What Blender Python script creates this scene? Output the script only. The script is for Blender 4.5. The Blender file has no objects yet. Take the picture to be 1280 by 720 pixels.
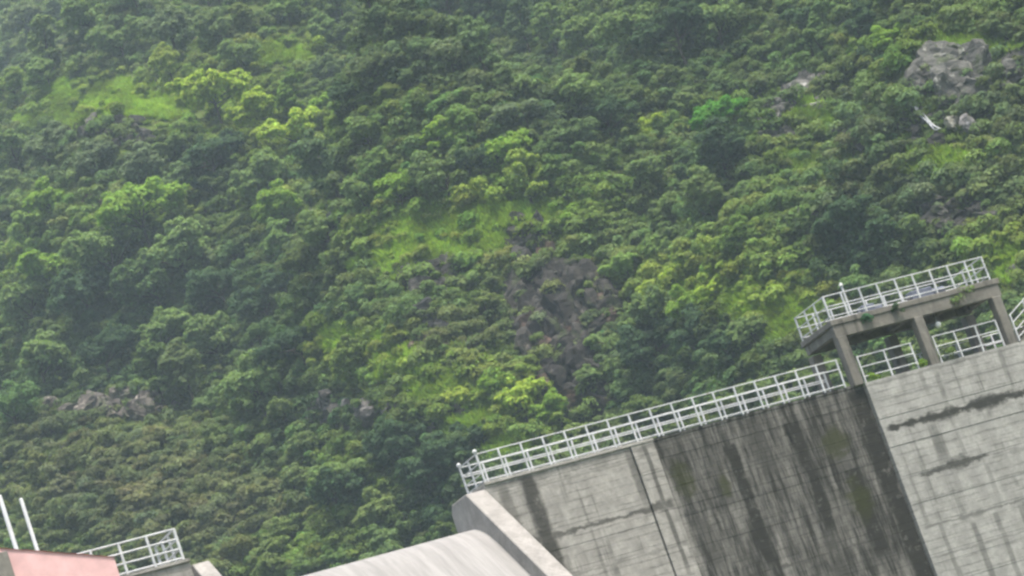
import bpy, bmesh, math, random
import numpy as np
from mathutils import Vector, Matrix

# ------------------------------------------------------------------ camera, sky, sun, exposure
SC = bpy.context.scene
CZ = 1.6                                   # eye height above the downstream ground
F_PX = 4600.0                              # focal length in pixels of a 1280 px wide picture
PITCH, ROLL, AXIS = math.radians(12.36), math.radians(19.5), math.radians(64.0)
c_, s_ = math.cos(ROLL), math.sin(ROLL)
FWD = np.array([0.0, math.cos(PITCH), math.sin(PITCH)])
UP0 = np.cross([1.0, 0, 0], FWD)
XI = c_ * np.array([1.0, 0, 0]) - s_ * UP0         # picture x in the world
YI = -(s_ * np.array([1.0, 0, 0]) + c_ * UP0)      # picture y (down) in the world
cam = bpy.data.cameras.new('camera')
cam.sensor_width = 36.0
cam.lens = 36.0 * F_PX / 1280.0
cam.clip_start, cam.clip_end = 1.0, 9000.0
camo = bpy.data.objects.new('camera', cam)
SC.collection.objects.link(camo)
M = Matrix.Identity(4)
for i in range(3):
    M[i][0], M[i][1], M[i][2] = XI[i], -YI[i], -FWD[i]
M[2][3] = CZ
camo.matrix_world = M
SC.camera = camo

SUN_EL, SUN_AZ = math.radians(70), math.radians(150)   # azimuth clockwise from +Y
W = bpy.data.worlds.new('World'); SC.world = W; W.use_nodes = True
wn = W.node_tree
sky = wn.nodes.new('ShaderNodeTexSky'); sky.sky_type = 'NISHITA'; sky.sun_disc = False
sky.sun_elevation, sky.sun_rotation = SUN_EL, SUN_AZ
sky.dust_density, sky.air_density, sky.ozone_density = 6.0, 1.0, 0.4
wn.links.new(sky.outputs[0], wn.nodes['Background'].inputs[0])
wn.nodes['Background'].inputs[1].default_value = 0.12
sl = bpy.data.lights.new('sun', 'SUN'); sl.energy = 2.6; sl.angle = math.radians(11); sl.color = (1.0, 0.96, 0.9)
so = bpy.data.objects.new('sun', sl); SC.collection.objects.link(so)
sd = Vector((math.sin(SUN_AZ) * math.cos(SUN_EL), math.cos(SUN_AZ) * math.cos(SUN_EL), math.sin(SUN_EL)))
so.rotation_euler = sd.to_track_quat('Z', 'Y').to_euler()
so.location = (0, 0, 300)
vs = SC.view_settings
vs.view_transform = 'Standard'; vs.look = 'None'; vs.gamma = 1.0; vs.exposure = 1.28; vs.use_curve_mapping = False
SC.render.engine = 'CYCLES'
SC.cycles.max_bounces = 6; SC.cycles.diffuse_bounces = 3; SC.cycles.glossy_bounces = 2
SC.cycles.transmission_bounces = 3; SC.cycles.transparent_max_bounces = 6; SC.cycles.volume_bounces = 1
SC.cycles.pixel_filter_type = 'BLACKMAN_HARRIS'; SC.cycles.filter_width = 2.6

RS = np.random.RandomState(7)
random.seed(7)
COL = SC.collection
CAM = np.array([0, 0, CZ])

# dam frame: u along the crest, n downstream, z above the deck
U = np.array([math.sin(AXIS), math.cos(AXIS), 0]); N = np.array([math.cos(AXIS), -math.sin(AXIS), 0])
def ray(px, py): return FWD * F_PX + XI * (px - 640) + YI * (py - 360)
O = ray(604, 606) / F_PX * 145.0 + CAM
def P(u, n, z): return O + U * u + N * n + np.array([0, 0, z])
def proj(p):
    q = np.asarray(p, float) - CAM; d = q @ FWD
    return 640 + F_PX * (q @ XI) / d, 360 + F_PX * (q @ YI) / d, d

# ------------------------------------------------------------------ helpers
def link(o, parent=None):
    COL.objects.link(o)
    if parent is not None: o.parent = parent
    return o
def tag(o, label, cat, group=None, kind=None):
    if label: o['label'] = label
    if cat: o['category'] = cat
    if group: o['group'] = group
    if kind: o['kind'] = kind
    return o
def empty(name, loc=(0, 0, 0), rz=0.0):
    o = bpy.data.objects.new(name, None); o.empty_display_size = 0.3
    o.location = loc; o.rotation_euler = (0, 0, rz)
    return link(o)
def mesh_np(name, v, f, mat=None, smooth=False):
    m = bpy.data.meshes.new(name)
    v = np.asarray(v, float); f = np.asarray(f, int)
    m.vertices.add(len(v)); m.vertices.foreach_set('co', v.ravel())
    k = f.shape[1]
    m.loops.add(f.size); m.loops.foreach_set('vertex_index', f.ravel())
    m.polygons.add(len(f)); m.polygons.foreach_set('loop_start', np.arange(0, f.size, k)); m.polygons.foreach_set('loop_total', np.full(len(f), k))
    if smooth: m.polygons.foreach_set('use_smooth', np.ones(len(f), bool))
    m.update(calc_edges=True); m.validate()
    if mat: m.materials.append(mat)
    return m
def mobj(name, m, parent=None): return link(bpy.data.objects.new(name, m), parent)
def bm_obj(name, bm, mat, parent=None, smooth=False):
    m = bpy.data.meshes.new(name); bm.normal_update(); bm.to_mesh(m); bm.free()
    m.materials.append(mat)
    if smooth:
        for p in m.polygons: p.use_smooth = True
    return mobj(name, m, parent)
def bx(bm, x0, x1, y0, y1, z0, z1, bevel=0.0):
    r = bmesh.ops.create_cube(bm, size=1.0)
    for v in r['verts']:
        v.co = ((x0 + x1) / 2 + v.co.x * (x1 - x0), (y0 + y1) / 2 + v.co.y * (y1 - y0), (z0 + z1) / 2 + v.co.z * (z1 - z0))
    if bevel:
        es = list({e for v in r['verts'] for e in v.link_edges})
        bmesh.ops.bevel(bm, geom=es, offset=bevel, segments=1, affect='EDGES')
def box_obj(name, d, mat, parent=None, bevel=0.0):
    bm = bmesh.new(); bx(bm, *d, bevel=bevel); return bm_obj(name, bm, mat, parent)
def tube(bm, a, b, r0, r1=None, seg=8, caps=True):
    a, b = Vector(a), Vector(b); r1 = r0 if r1 is None else r1
    q = (b - a).to_track_quat('Z', 'Y')
    ra = [bm.verts.new(a + q @ Vector((math.cos(t) * r0, math.sin(t) * r0, 0))) for t in [2 * math.pi * i / seg for i in range(seg)]]
    rb = [bm.verts.new(b + q @ Vector((math.cos(t) * r1, math.sin(t) * r1, 0))) for t in [2 * math.pi * i / seg for i in range(seg)]]
    for i in range(seg):
        bm.faces.new((ra[i], ra[(i + 1) % seg], rb[(i + 1) % seg], rb[i]))
    if caps: bm.faces.new(ra[::-1]); bm.faces.new(rb)
def prism(bm, prof, x0, x1):
    """closed profile of (y, z) swept along x"""
    a = [bm.verts.new((x0, y, z)) for y, z in prof]; b = [bm.verts.new((x1, y, z)) for y, z in prof]
    k = len(prof)
    for i in range(k): bm.faces.new((a[i], a[(i + 1) % k], b[(i + 1) % k], b[i]))
    bm.faces.new(a[::-1]); bm.faces.new(b)
    bmesh.ops.recalc_face_normals(bm, faces=bm.faces)

# numpy value noise
_PT = RS.rand(256, 256)
def vnoise(x, y):
    xi, yi = np.floor(x).astype(int), np.floor(y).astype(int)
    fx, fy = x - xi, y - yi
    fx, fy = fx * fx * (3 - 2 * fx), fy * fy * (3 - 2 * fy)
    a = _PT[xi & 255, yi & 255]; b = _PT[(xi + 1) & 255, yi & 255]; c = _PT[xi & 255, (yi + 1) & 255]; d = _PT[(xi + 1) & 255, (yi + 1) & 255]
    return (a + (b - a) * fx) * (1 - fy) + (c + (d - c) * fx) * fy - 0.5
def fbm(x, y, sc, o=4):
    r = 0.0; a = 1.0
    for i in range(o):
        r = r + a * vnoise(x / sc + 17.3 * i, y / sc - 9.1 * i); a *= 0.5; sc *= 0.5
    return r

# ------------------------------------------------------------------ materials
class NT:
    def __init__(s, name):
        s.m = bpy.data.materials.new(name); s.m.use_nodes = True; s.t = s.m.node_tree
        s.b = s.t.nodes['Principled BSDF']; s.out = s.t.nodes['Material Output']
    def n(s, typ, **kw):
        d = s.t.nodes.new(typ)
        for k, v in kw.items():
            if k == 'ins':
                for kk, vv in v.items(): s.put(d.inputs[kk], vv)
            else: setattr(d, k, v)
        return d
    def put(s, sock, v):
        if isinstance(v, bpy.types.NodeSocket): s.t.links.new(v, sock)
        else: sock.default_value = v
    def math(s, op, a, b=0.0, c=0.0):
        d = s.n('ShaderNodeMath', operation=op); s.put(d.inputs[0], a); s.put(d.inputs[1], b); s.put(d.inputs[2], c); return d.outputs[0]
    def mix(s, f, a, b, mode='MIX'):
        d = s.n('ShaderNodeMix', data_type='RGBA', blend_type=mode); s.put(d.inputs[0], f); s.put(d.inputs[6], a); s.put(d.inputs[7], b); return d.outputs[2]
    def noise(s, vec, scale, detail=3.0, rough=0.55):
        d = s.n('ShaderNodeTexNoise'); s.put(d.inputs['Vector'], vec); d.inputs['Scale'].default_value = scale
        d.inputs['Detail'].default_value = detail; d.inputs['Roughness'].default_value = rough; return d.outputs['Fac']
    def mapr(s, v, a, b, c=0.0, d=1.0, smooth=True):
        m = s.n('ShaderNodeMapRange', interpolation_type='SMOOTHSTEP' if smooth else 'LINEAR'); s.put(m.inputs[0], v)
        for i, q in enumerate((a, b, c, d)): s.put(m.inputs[1 + i], q)
        return m.outputs[0]
    def obj(s): return s.n('ShaderNodeTexCoord').outputs['Object']
    def scale(s, vec, sc):
        d = s.n('ShaderNodeMapping'); s.put(d.inputs[0], vec); d.inputs['Scale'].default_value = sc; return d.outputs[0]
    def bump(s, h, strength, dist):
        d = s.n('ShaderNodeBump'); d.inputs['Strength'].default_value = strength; d.inputs['Distance'].default_value = dist
        s.put(d.inputs['Height'], h); s.t.links.new(d.outputs[0], s.b.inputs['Normal'])
def rgb(r, g, b): return (r, g, b, 1.0)

def concrete(name, light, dark, streaky=True, joints=(), streaks=(), moss=(), flow=(1, 1, 1)):
    m = NT(name); co = m.scale(m.obj(), flow)
    sep = m.n('ShaderNodeSeparateXYZ'); m.put(sep.inputs[0], co); x, z = sep.outputs[0], sep.outputs[2]
    fine = m.noise(co, 7.0, 5, 0.65); big = m.noise(co, 0.45, 4, 0.6); mid = m.noise(co, 1.7, 4, 0.6)
    col = m.mix(m.mapr(mid, .3, .7), rgb(*[v * .8 for v in light]), rgb(*[min(v * 1.15, .8) for v in light]))
    col = m.mix(m.mapr(fine, .35, .7, 0, .35), col, rgb(*[v * .55 for v in light]))
    stain_at = m.n('ShaderNodeAttribute', attribute_type='OBJECT', attribute_name='stain').outputs['Fac']
    mask = m.math('MULTIPLY', m.mapr(m.noise(m.scale(co, (2.6, 2.6, .13)), 1.0, 4, .6), .47, .66), m.mapr(big, .3, .62))
    mask2 = m.math('MULTIPLY', m.mapr(m.noise(m.scale(co, (6.5, 6.5, .35)), 1.0, 3, .6), .5, .7), .38)
    tot = m.math('MULTIPLY', m.math('MAXIMUM', mask, mask2), stain_at) if streaky else m.math('MULTIPLY', mask2, .3)
    wob = m.math('MULTIPLY', m.math('SUBTRACT', m.noise(m.scale(co, (1.2, 1.2, .7)), 1.0, 4, .65), .5), 1.1)
    wob2 = m.math('SUBTRACT', m.noise(m.scale(co, (1.6, 1.6, 2.6)), 1.0, 5, .75), .5)
    rag = m.mapr(m.noise(co, 2.3, 5, .7), .25, .45, .65, 1.0)
    for (u0, w, zt, zb, st) in streaks:
        d = m.math('ABSOLUTE', m.math('ADD', m.math('SUBTRACT', x, u0), m.math('MULTIPLY', wob, w * 1.3)))
        a = m.mapr(d, w * .5, w * 1.45, 1, 0)
        a = m.math('MULTIPLY', a, m.math('MULTIPLY', m.mapr(z, zb, zb + 1.6), m.mapr(z, zt, zt - .35, 0, 1)))
        tot = m.math('MAXIMUM', tot, m.math('MULTIPLY', m.math('MULTIPLY', a, rag), st))
    thick = m.mapr(m.noise(m.scale(co, (.7, .7, .2)), 1.0, 3, .6), .35, .62, 2.2, .55)
    for (zj, u0, u1, w, st) in joints:
        d = m.math('MULTIPLY', m.math('ABSOLUTE', m.math('ADD', m.math('SUBTRACT', z, zj), m.math('MULTIPLY', wob2, w * 2.4))), thick)
        a = m.mapr(d, w * .2, w, 1, 0)
        a = m.math('MULTIPLY', a, m.math('MULTIPLY', m.mapr(x, u0, u0 + .4), m.mapr(x, u1 - .4, u1, 1, 0)))
        tot = m.math('MAXIMUM', tot, m.math('MULTIPLY', m.math('MULTIPLY', a, rag), st))
    rows = m.math('ABSOLUTE', m.math('SUBTRACT', m.math('FRACT', m.math('ADD', m.math('MULTIPLY', z, 2.9), m.math('MULTIPLY', wob2, .5))), .5))
    rowm = m.math('MULTIPLY', m.mapr(rows, .0, .16, .42, 0), m.mapr(m.noise(m.scale(co, (.9, .9, 1.6)), 1.0, 4, .7), .4, .6))
    heavy = m.mapr(stain_at, .7, 1.0)
    wide = m.mapr(m.noise(m.scale(co, (1.15, 1.15, .16)), 1.0, 5, .7), .32, .5, .62, 1.0)
    thin = m.mapr(m.noise(m.scale(co, (4.0, 4.0, .35)), 1.0, 6, .75), .35, .6, .66, 1.0)
    coping = m.math('MULTIPLY', m.mapr(m.math('ADD', z, m.math('MULTIPLY', wob2, 2.2)), -1.7, -.2), .85)
    film = m.math('ADD', m.math('MULTIPLY', m.math('MULTIPLY', m.math('MAXIMUM', wide, coping), thin), m.math('MULTIPLY', heavy, .95)), m.math('MULTIPLY', m.math('MULTIPLY', wide, thin), m.mapr(heavy, 0, 1, .2, 0)))
    tot = m.math('MAXIMUM', tot, film) if streaky else tot
    tot = m.math('MINIMUM', tot, 1.0)
    tot = m.math('SUBTRACT', 1.0, m.math('MULTIPLY', m.math('SUBTRACT', 1.0, tot), m.math('SUBTRACT', 1.0, rowm))) if joints else tot
    col = m.mix(tot, col, rgb(*dark))
    for (u0, zc, ru, rz) in moss:
        dx = m.math('DIVIDE', m.math('ADD', m.math('SUBTRACT', x, u0), m.math('MULTIPLY', wob, .4)), ru)
        dz = m.math('DIVIDE', m.math('SUBTRACT', z, zc), rz)
        r = m.math('ADD', m.math('MULTIPLY', dx, dx), m.math('MULTIPLY', dz, dz))
        col = m.mix(m.math('MULTIPLY', m.mapr(m.math('ADD', r, m.math('MULTIPLY', wob2, 3.2)), .0, 1.2, 1, 0), .75), col, rgb(.036, .04, .014))
    m.put(m.b.inputs['Base Color'], col)
    m.b.inputs['Roughness'].default_value = .92
    m.b.inputs['Specular IOR Level'].default_value = .08
    # board marks of the formwork, fine relief
    wave = m.n('ShaderNodeTexWave', wave_type='BANDS', bands_direction='Z', wave_profile='SAW')
    m.put(wave.inputs['Vector'], co); wave.inputs['Scale'].default_value = 2.2; wave.inputs['Distortion'].default_value = .25
    h = m.math('ADD', m.math('MULTIPLY', fine, .5), m.math('ADD', m.math('MULTIPLY', m.noise(co, 28, 3), .25), m.math('MULTIPLY', wave.outputs['Fac'], .25)))
    m.bump(h, .55, .03)
    return m.m

WALL_STREAKS = [(.75, .28, .1, -3.5, .55), (1.86, .36, .1, -5.6, .85), (3.6, .2, .1, -2.0, .35), (5.4, .16, .1, -1.6, .4), (6.5, .2, .1, -3.4, .6), (7.25, .11, .1, -6.4, .7),
                (9.1, .85, .1, -2.4, .7), (8.6, .5, -3.2, -7.0, .8), (10.15, .33, .1, -4.8, .8), (11.0, .38, -.7, -7.5, .95), (12.4, .5, .1, -4.0, .85), (13.0, .3, .1, -3.4, .6),
                (14.15, .36, -.6, -6.8, .95), (15.7, .55, -.5, -5.0, .8), (16.0, .5, -3.0, -8.4, .95), (17.5, .62, .1, -12, .95), (16.9, .3, .1, -3.0, .7), (13.9, .45, -5.2, -9.0, .85)]
WALL_JOINTS = [(-2.7, -.2, 7.9, .2, .75), (-.62, .3, 7.9, .1, .4), (-1.5, .3, 7.9, .08, .3), (-4.42, .3, 7.9, .12, .45), (-3.4, .3, 7.9, .08, .3), (-6.4, 8, 18, .28, .8), (-4.6, 8, 12, .5, .75), (-2.9, 8, 18, .22, .6), (-.25, 0, 18, .22, .45)]
BLOCK_JOINTS = [(-2.12, 17.9, 27, .26, .95), (-4.3, 18.6, 22.5, .3, .85), (-4.45, 22, 40, .1, .4), (-6.5, 17.9, 40, .14, .6), (-7.8, 17.9, 40, .1, .45), (-.9, 18, 40, .08, .4), (-3.3, 18, 40, .07, .3), (-5.4, 18, 40, .07, .35), (-.15, 18, 40, .14, .4)]
BLOCK_STREAKS = [(18.9, .12, -6.2, -11, .5), (19.8, .1, .1, -1.6, .35), (20.6, .14, .1, -2.2, .4), (20.4, .16, -6.6, -12, .55), (21.4, .1, .1, -2.4, .3), (22.0, .14, -4.4, -7.0, .4), (23.3, .12, .1, -2.0, .4), (21.6, .14, -6.5, -12, .5), (24.6, .18, .1, -2.4, .5), (22.9, .14, -6.5, -12, .5)]
C_WALL = concrete('weathered_wall_concrete', (.385, .37, .338), (.014, .014, .011), True, WALL_JOINTS, WALL_STREAKS, [(8.5, -1.9, .55, .95), (15.7, -2.0, .75, .8), (15.9, -4.6, .6, 1.1), (10.2, -2.6, .3, .6)])
C_BLOCK = concrete('pale_block_concrete', (.375, .37, .345), (.028, .028, .024), True, BLOCK_JOINTS, BLOCK_STREAKS)
C_SPILL = concrete('smooth_spillway_concrete', (.275, .268, .258), (.235, .228, .218), True, flow=(1.4, .12, .12))
C_TRAIN = concrete('training_wall_concrete', (.32, .305, .285), (.12, .112, .1), True)
C_PLAT = concrete('platform_concrete', (.24, .228, .2), (.035, .032, .028), True)

def simple(name, col, rough=.6, metal=0.0, var=.25, vscale=3.0, spec=.4, bumpd=0.0):
    m = NT(name); co = m.obj(); f = m.mapr(m.noise(co, vscale, 5, .65), .3, .75)
    m.put(m.b.inputs['Base Color'], m.mix(f, rgb(*[v * (1 - var) for v in col]), rgb(*col)))
    m.b.inputs['Roughness'].default_value = rough; m.b.inputs['Metallic'].default_value = metal; m.b.inputs['Specular IOR Level'].default_value = spec
    if bumpd: m.bump(m.noise(co, vscale * 4, 4), .6, bumpd)
    return m.m
def rusty_paint():
    m = NT('white_railing_paint'); co = m.n('ShaderNodeNewGeometry').outputs['Position']
    base = m.mix(m.mapr(m.noise(co, 2.5, 5, .7), .3, .7), rgb(.36, .37, .37), rgb(.56, .57, .58))
    rust = m.mapr(m.noise(co, 5.0, 5, .75), .6, .68, 0, .8)
    m.put(m.b.inputs['Base Color'], m.mix(rust, base, rgb(.13, .065, .035))); m.b.inputs['Roughness'].default_value = .6
    return m.m
PAINT = rusty_paint()
POLE = simple('white_pole_paint', (.74, .75, .76), .5, 0, .2, 2.0)
REDROOF = simple('faded_red_sheet', (.52, .23, .21), .6, 0, .3, 1.6)
GALV = simple('galvanised_sheet', (.27, .27, .27), .5, .3, .3, 3.0)
PLASTER = simple('hut_plaster', (.45, .42, .37), .9, 0, .3, 1.2)
PINK = simple('faded_pink_plaster', (.74, .46, .45), .85, 0, .25, 1.1)
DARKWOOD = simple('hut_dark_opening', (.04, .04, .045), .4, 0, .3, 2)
BLUEGREY = simple('blue_grey_machine_paint', (.12, .135, .18), .5, 0, .35, 4)
GLOBE = simple('white_glass_globe', (.8, .8, .78), .3, 0, .1, 4)
BARK = simple('bark', (.07, .06, .045), .95, 0, .5, 5, .2, .02)

def leaf_material(name, atype):
    m = NT(name)
    at = m.n('ShaderNodeAttribute', attribute_type=atype, attribute_name='tint').outputs['Color']
    isl = m.n('ShaderNodeNewGeometry').outputs['Random Per Island']
    k = m.mapr(isl, 0, 1, .78, 1.25, False)
    hs = m.n('ShaderNodeHueSaturation'); m.put(hs.inputs['Hue'], m.mapr(isl, 0, 1, .485, .515, False)); m.put(hs.inputs['Value'], k); m.put(hs.inputs['Color'], at)
    d = m.n('ShaderNodeBsdfDiffuse'); m.put(d.inputs['Color'], hs.outputs[0])
    tr = m.n('ShaderNodeBsdfTranslucent'); m.put(tr.inputs['Color'], m.mix(1.0, hs.outputs[0], rgb(.75, .8, .5), 'MULTIPLY'))
    mx = m.n('ShaderNodeAddShader')
    m.t.links.new(d.outputs[0], mx.inputs[0]); m.t.links.new(tr.outputs[0], mx.inputs[1])
    m.t.nodes.remove(m.b); m.t.links.new(mx.outputs[0], m.out.inputs[0])
    return m.m
LEAF_O = leaf_material('foliage', 'OBJECT')
LEAF_I = leaf_material('undergrowth_foliage', 'INSTANCER')

def rock_material():
    m = NT('weathered_rock'); co = m.obj()
    at = m.n('ShaderNodeAttribute', attribute_type='OBJECT', attribute_name='tint').outputs['Color']
    a = m.noise(co, 1.3, 6, .7); b = m.noise(m.scale(co, (1, 1, 4)), 1.6, 5, .65)
    col = m.mix(m.mapr(a, .3, .7), m.mix(1.0, at, rgb(.45, .45, .45), 'MULTIPLY'), at)
    col = m.mix(m.mapr(b, .5, .68, 0, .8), col, m.mix(1.0, at, rgb(.3, .31, .27), 'MULTIPLY'))
    col = m.mix(m.mapr(m.noise(co, 2.2, 4, .7), .58, .66, 0, .85), col, m.mix(1.0, at, rgb(2.3, 2.3, 2.3), 'MULTIPLY'))
    col = m.mix(m.mapr(m.noise(co, .9, 4, .6), .54, .66, 0, .75), col, rgb(.04, .055, .018))
    m.put(m.b.inputs['Base Color'], col); m.b.inputs['Roughness'].default_value = .9; m.b.inputs['Specular IOR Level'].default_value = .25
    m.bump(m.math('ADD', a, b), 1.0, .25)
    return m.m
ROCK = rock_material()

def ground_material():
    m = NT('hillside_soil_and_turf'); co = m.obj()
    a = m.noise(co, .06, 5, .65); b = m.noise(co, .6, 5, .7)
    col = m.mix(m.mapr(a, .35, .65), rgb(.035, .05, .016), rgb(.075, .11, .022))
    col = m.mix(m.mapr(b, .5, .72, 0, .7), col, rgb(.06, .05, .032))
    m.put(m.b.inputs['Base Color'], col); m.b.inputs['Roughness'].default_value = 1.0; m.b.inputs['Specular IOR Level'].default_value = .1
    m.bump(b, 1.0, .6)
    return m.m
GROUND = ground_material()

def water_material(name, col, rough, wave):
    m = NT(name); m.b.inputs['Base Color'].default_value = rgb(*col); m.b.inputs['Roughness'].default_value = rough
    m.bump(m.noise(m.scale(m.obj(), wave), 1.0, 4), .5, .08); return m.m
WATER = water_material('reservoir_water', (.05, .07, .05), .12, (.6, .6, .6))
FOAM = simple('falling_water', (.55, .57, .6), .35, 0, .5, 5.0, .5, .05)

# ------------------------------------------------------------------ terrain
G_DIR = np.array([.5, .866]); G_OFF, G_SLOPE, KNEE = 230.0, .90, .66
def plane_hit(px, py):
    r = ray(px, py); r = r / r[1]
    k = G_SLOPE * (G_DIR @ r[:2])
    y = (G_SLOPE * G_OFF - 27.0) / (k - r[2])
    if r[2] * y > 85.0: y = (KNEE * (G_SLOPE * G_OFF - 27.0 + 85.0) - 85.0) / (KNEE * k - r[2])
    return r[0] * y, y
BUMPS = [  # picture x, y, radius in metres, height: spurs, brows, hollows and the gully of the waterfall
    (150, 135, 13, 5), (290, 150, 12, 6), (380, 190, 10, 4), (60, 150, 10, 3), (200, 215, 11, -4), (570, 290, 9, 5), (640, 280, 8, 4), (500, 315, 8, 4), (520, 370, 8, -2),
    (440, 430, 7, 4), (510, 465, 7, 4.5), (570, 510, 7, 5), (620, 555, 7, 4.5), (400, 520, 8, -4), (560, 590, 9, -5), (680, 420, 9, -5), (720, 360, 6, 2), (760, 470, 8, -3),
    (150, 300, 13, 6), (200, 420, 11, -5), (120, 490, 10, 4), (130, 590, 9, 4), (260, 620, 9, 3), (330, 560, 8, -3), (900, 360, 9, 5), (850, 450, 9, -3), (980, 390, 8, 4),
    (1090, 120, 9, -7), (1130, 160, 7, -5), (1060, 70, 9, -6), (1000, 130, 10, 5), (1190, 110, 10, 6), (1190, 210, 9, 3), (1080, 240, 9, 3), (860, 140, 14, -5), (740, 80, 14, -5), (905, 160, 8, 4),
    (660, 160, 14, 5), (600, 30, 16, -6), (470, 110, 12, 4), (360, 65, 12, 4), (1250, 300, 9, 3), (1060, 300, 8, -2)]
_bx = np.array([plane_hit(b[0], b[1]) for b in BUMPS]); _bp = np.array([(b[2], b[3] * 1.5) for b in BUMPS])
def height(x, y):
    x = np.asarray(x, float); y = np.asarray(y, float)
    hill = 27.0 + CZ + G_SLOPE * (x * G_DIR[0] + y * G_DIR[1] - G_OFF)
    hill = np.where(hill > 85 + CZ, 85 + CZ + (hill - 85 - CZ) * KNEE, hill)
    hill = np.where(hill > 420, 420 + (hill - 420) * .02, hill)
    for (cx, cy), (r, a) in zip(_bx, _bp):
        hill = hill + a * np.exp(-((x - cx) ** 2 + (y - cy) ** 2) / (r * r))
    amp = np.clip((hill + 30) / 60, 0, 1)
    hill = hill + amp * (13 * fbm(x, y, 55, 2) + 11.0 * fbm(x + 300, y, 24, 3))
    cl = P(-62, -8, 0)
    mound = 33 * np.exp(-(((x - cl[0]) ** 2 + (y - cl[1]) ** 2) / 26 ** 2) ** 1.5)
    base = .9 * fbm(x, y, 30, 3) * np.clip((y - 30) / 60, 0, 1) + mound
    d = hill - base
    return base + np.where(d > 0, d, 0)
AX = np.concatenate([[-4000, -2500, -1500, -900, -600, -420, -330], np.arange(-270, 240, 2.4), [260, 330, 420, 600, 900, 1500, 2500, 4000]])
AY = np.concatenate([[-3000, -1500, -700, -300, -120, -50, 0, 30, 60, 90, 115], np.arange(130, 480, 2.2), np.arange(480, 860, 3.5), [880, 950, 1200, 1700, 2500, 4500]])
GX, GY = np.meshgrid(AX, AY, indexing='ij'); GZ = height(GX, GY)
def hz(x, y):
    x = np.asarray(x, float); y = np.asarray(y, float)
    i = np.clip(np.searchsorted(AX, x) - 1, 0, len(AX) - 2); j = np.clip(np.searchsorted(AY, y) - 1, 0, len(AY) - 2)
    a = (x - AX[i]) / (AX[i + 1] - AX[i]); b = (y - AY[j]) / (AY[j + 1] - AY[j])
    return (GZ[i, j] * (1 - a) + GZ[i + 1, j] * a) * (1 - b) + (GZ[i, j + 1] * (1 - a) + GZ[i + 1, j + 1] * a) * b
nx, ny = len(AX), len(AY)
idx = np.arange(nx * ny).reshape(nx, ny)
quads = np.stack([idx[:-1, :-1], idx[1:, :-1], idx[1:, 1:], idx[:-1, 1:]], -1).reshape(-1, 4)
hillo = mobj('hillside', mesh_np('hillside', np.stack([GX, GY, GZ], -1).reshape(-1, 3), quads, GROUND, True))
hillo['kind'] = 'structure'
def cast(pts):
    """picture points -> points on the hillside (first crossing along the sight line)"""
    pts = np.atleast_2d(np.asarray(pts, float))
    r = FWD * F_PX + np.outer(pts[:, 0] - 640, XI) + np.outer(pts[:, 1] - 360, YI)
    r = r / r[:, 1:2]
    ts = np.arange(190, 850, 1.2)
    X = r[:, :1] * ts; Zr = r[:, 2:] * ts + CZ
    below = hz(X, np.broadcast_to(ts, X.shape)) >= Zr
    k = np.argmax(below, 1); ok = below.any(1) & (k > 0)
    k0 = np.maximum(k - 1, 0); ii = np.arange(len(pts))
    y0, y1 = ts[k0], ts[k]
    for _ in range(7):
        ym = (y0 + y1) / 2; zz = hz(r[:, 0] * ym, ym) >= r[:, 2] * ym + CZ
        y1 = np.where(zz, ym, y1); y0 = np.where(zz, y0, ym)
    y = y1
    return np.stack([r[:, 0] * y, y, hz(r[:, 0] * y, y)], 1), ok

# reservoir behind the dam
wc = [P(-75, -2.5, -2.7), P(140, -2.5, -2.7), P(140, -160, -2.7), P(-75, -420, -2.7)]
wo = mobj('reservoir_water', mesh_np('reservoir_water', wc, [[0, 1, 2, 3]], WATER)); wo['kind'] = 'structure'

# ------------------------------------------------------------------ the dam
RZ = math.pi / 2 - AXIS
dam = empty('concrete_dam', P(0, 0, 0), RZ)      # local x = u, local y = -n, local z above the deck
tag(dam, 'weathered grey concrete dam with pale spillway, sloping side walls and dark streaked face', 'dam')
HB = -(O[2] + .5)                                 # foot of the dam below the deck
COURSE = .43
def wall_section(u0, u1, n, mat, stain, label, ncourse, zt=0.0, upst=3.4, lower=True):
    body = box_obj('wall_section', (u0 + .004, u1 - .004, -n + .09, upst, HB, zt - .05), mat, dam)
    body['stain'] = stain
    if label: body['label'] = label
    z = zt
    for k in range(ncourse):
        h = COURSE * random.uniform(.88, 1.12) if k else COURSE - .05
        off = random.uniform(-.009, .009)
        co = box_obj('concrete_course', (u0 + .006, u1 - .006, -n + off, -n + .1, z - h + .002, z - .002 if k else z), mat, body, .003)
        co['stain'] = stain; z -= h
    lw = box_obj('lower_face', (u0 + .005, u1 - .005, -n + .012, -n + .11, HB + .1, z - .01), mat, body); lw['stain'] = stain
    return body
wall_section(0.02, 6.62, 0.0, C_WALL, .55, 'pale grey board marked wall section beside the spillway', 24)
wall_section(6.68, 7.72, 0.05, C_WALL, .35, 'pale narrow wall strip with a dark vertical joint', 24)
wall_section(7.76, 17.9, -.12, C_WALL, 1.0, 'dark streaked and mossy wall section', 26)
wall_section(17.92, 130.0, .1, C_BLOCK, .62, 'pale grey wall block with dark horizontal cracks under the platform', 26)
wall_section(-75.0, -12.55, -.15, C_WALL, .6, 'concrete wall block on the far side of the spillway', 22, zt=.12)
# deck slab with a slight nosing
for (a, b, n, zt, sn) in ((.02, 7.74, .07, .07, .6), (7.74, 17.6, -.09, .07, 1.0), (-75, -12.55, -.06, .2, .6)):
    d = box_obj('deck_slab', (a, b, -n, 3.2, zt - .12, zt), C_WALL, dam, .012); d['stain'] = sn
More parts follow.
